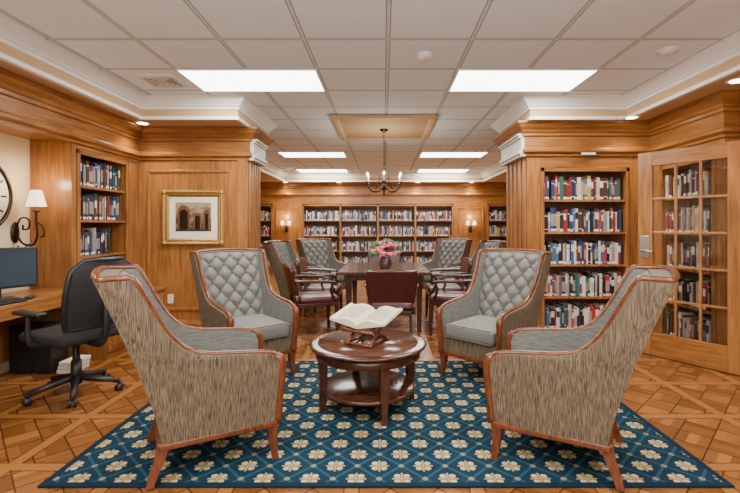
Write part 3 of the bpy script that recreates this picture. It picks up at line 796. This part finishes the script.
for r in range(3):
    for k in range(13): b.bx(-.2+k*.031, -.174+k*.031, -.045+r*.031, -.019+r*.031, .018, .024, M_BLKFAB, mtx=m)
b.obj('keyboard', (-2.89, 3.20, .737+DZ))
b = MB(); b.sphere((0, 0, .014), .03, M_BLACK, .9, 1.5, .46, 8); b.tube(cat([(0, .04, .01), (-.02, .10, .006), (-.08, .16, .006)], 4), .002, M_BLACK, 5); b.obj('computer_mouse', (-2.90, 3.52, .735+DZ))
b = MB(); b.bx(-3.30, -2.92, 3.78, 3.96, .0, .42, M_BLACK, .01); b.bx(-2.918, -2.915, 3.80, 3.94, .3, .4, M_STEEL); b.obj('computer_tower')
b = MB()
for k in range(3): b.bx(-2.88+.01*k, -2.74+.008*k, 3.78, 4.0, .0+k*.035, .033+k*.035, M_MAT, .004)
b.obj('paper_stack')

# ------------------------------------------------------------------ office chair
b = MB()
b.bx(-.26, .26, -.24, .26, .43, .51, M_BLKFAB, .035, seg=4)
def ob(u, v, o):
    a = 2*u-1; w = .23*(.80+.32*math.sin(math.pi*min(.92, v*.75+.12)))*(1-.35*max(0, v-.85)/.15*abs(a))
    z = .55+.50*v; return (a*w, -.26-.10*v+.05*a*a-.03*math.sin(math.pi*v)+o, z)
b.grid(lambda u, v: ob(u, v, -.015), 12, 14, M_BLKFAB); b.grid(lambda u, v: ob(u, v, .015), 12, 14, M_BLKFAB)
rim = [ob(0, i/12, 0) for i in range(13)]+[ob(i/8, 1, 0) for i in range(1, 8)]+[ob(1, 1-i/12, 0) for i in range(13)]+[ob(1-i/8, 0, 0) for i in range(1, 8)]
b.tube(rim, .02, M_BLACK, 8, closed=True)
b.tube(cat([(0, -.1, .42), (0, -.28, .42), (0, -.34, .55), (0, -.33, .75)], 5), .026, M_BLACK, 8)
for s in (-1, 1):
    b.tube(cat([(s*.20, .02, .43), (s*.30, .02, .45), (s*.315, .03, .55), (s*.31, .03, .66)], 5), .018, M_BLACK, 8)
    b.bx(*sorted((s*.275, s*.345)), -.13, .17, .66, .69, M_BLACK, .012, seg=3)
b.cyl((0, 0, .16), (0, 0, .43), .028, .024, M_BLACK); b.cyl((0, 0, .08), (0, 0, .26), .04, .036, M_BLACK)
b.bx(-.1, .1, -.12, .1, .40, .43, M_BLACK, .01)
for k in range(5):
    a = k*math.radians(72)+.3; m = Matrix.Rotation(a, 4, 'Z')
    b.tube([(.02, 0, .13), (.16, 0, .105), (.30, 0, .075)], [.03, .024, .018], M_BLACK, 8, mtx=m)
    b.cyl((.30, 0, .045), (.30, 0, .09), .01, .01, M_BLACK, 8, mtx=m)
    for s in (-1, 1): b.cyl((.30, s*.008, .028), (.30, s*.028, .028), .028, .028, M_BLACK, 14, mtx=m)
b.obj('office_chair', (-2.39, 3.34, 0), 158-90)

# ------------------------------------------------------------------ glazed door
par = bpy.data.objects.new('door_1', None); S.collection.objects.link(par)
p0 = Vector((2.62, 4.42)); p1 = Vector((3.11, 3.68)); L = (p1-p0).length
par.location = (p0.x, p0.y, 0); par.rotation_euler = (0, 0, math.atan2(p1.y-p0.y, p1.x-p0.x))
b = MB(); t = .02; H = 2.04; sx = .135; zb = .24; ztp = H-.14
b.bx(0, sx, -t, t, .01, H, M_WALL, .004); b.bx(L-sx, L, -t, t, .01, H, M_WALL, .004)
b.bx(sx, L-sx, -t, t, .01, zb, M_WALLH, .004); b.bx(sx, L-sx, -t, t, ztp, H, M_WALLH, .004)
gw = L-2*sx
for k in (1, 2): b.bx(sx+gw*k/3-.011, sx+gw*k/3+.011, -t*.8, t*.8, zb, ztp, M_WALL, .004)
for k in range(1, 5): z = zb+(ztp-zb)*k/5; b.bx(sx, L-sx, -t*.75, t*.75, z-.011, z+.011, M_WALL, .004)
b.obj('frame', parent=par)
b = MB(); b.bx(sx, L-sx, -.002, .002, zb, ztp, M_GLASS); b.obj('glass', parent=par)
b = MB(); b.bx(.02, .105, -t-.006, -t, .98, 1.20, M_STEEL, .003); b.cyl((.06, -t-.004, 1.05), (.06, -t-.05, 1.05), .01, .01, M_STEEL, 10); b.tube([(.06, -t-.05, 1.05), (.16, -t-.055, 1.05)], .009, M_STEEL, 8)
for z in (.2, 1.02, 1.84): b.cyl((L+.005, t, z-.05), (L+.005, t, z+.05), .008, .008, M_STEEL, 8)
b.obj('handle_and_hinges', parent=par)

b = MB(); b.bx(-.035, .035, -.006, 0, -.055, .055, M_WHITE, .003); b.bx(-.015, .015, -.008, -.006, .012, .038, M_CREAM); b.bx(-.015, .015, -.008, -.006, -.038, -.012, M_CREAM)
b.obj('wall_outlet', (-2.60+.02, 5.199, .42))

# ------------------------------------------------------------------ world & camera
w = bpy.data.worlds.new('World'); S.world = w; w.use_nodes = True
w.node_tree.nodes['Background'].inputs[0].default_value = (1, .95, .9, 1); w.node_tree.nodes['Background'].inputs[1].default_value = .3
cam = bpy.data.cameras.new('Camera'); co = bpy.data.objects.new('Camera', cam); S.collection.objects.link(co)
co.location = (0, 0, 1.3); co.rotation_euler = (math.radians(90), 0, 0)
cam.sensor_width = 36; cam.lens = 36*430/740; cam.shift_x = -14/740; cam.shift_y = -20.5/740
cam.clip_start = .05
S.camera = co
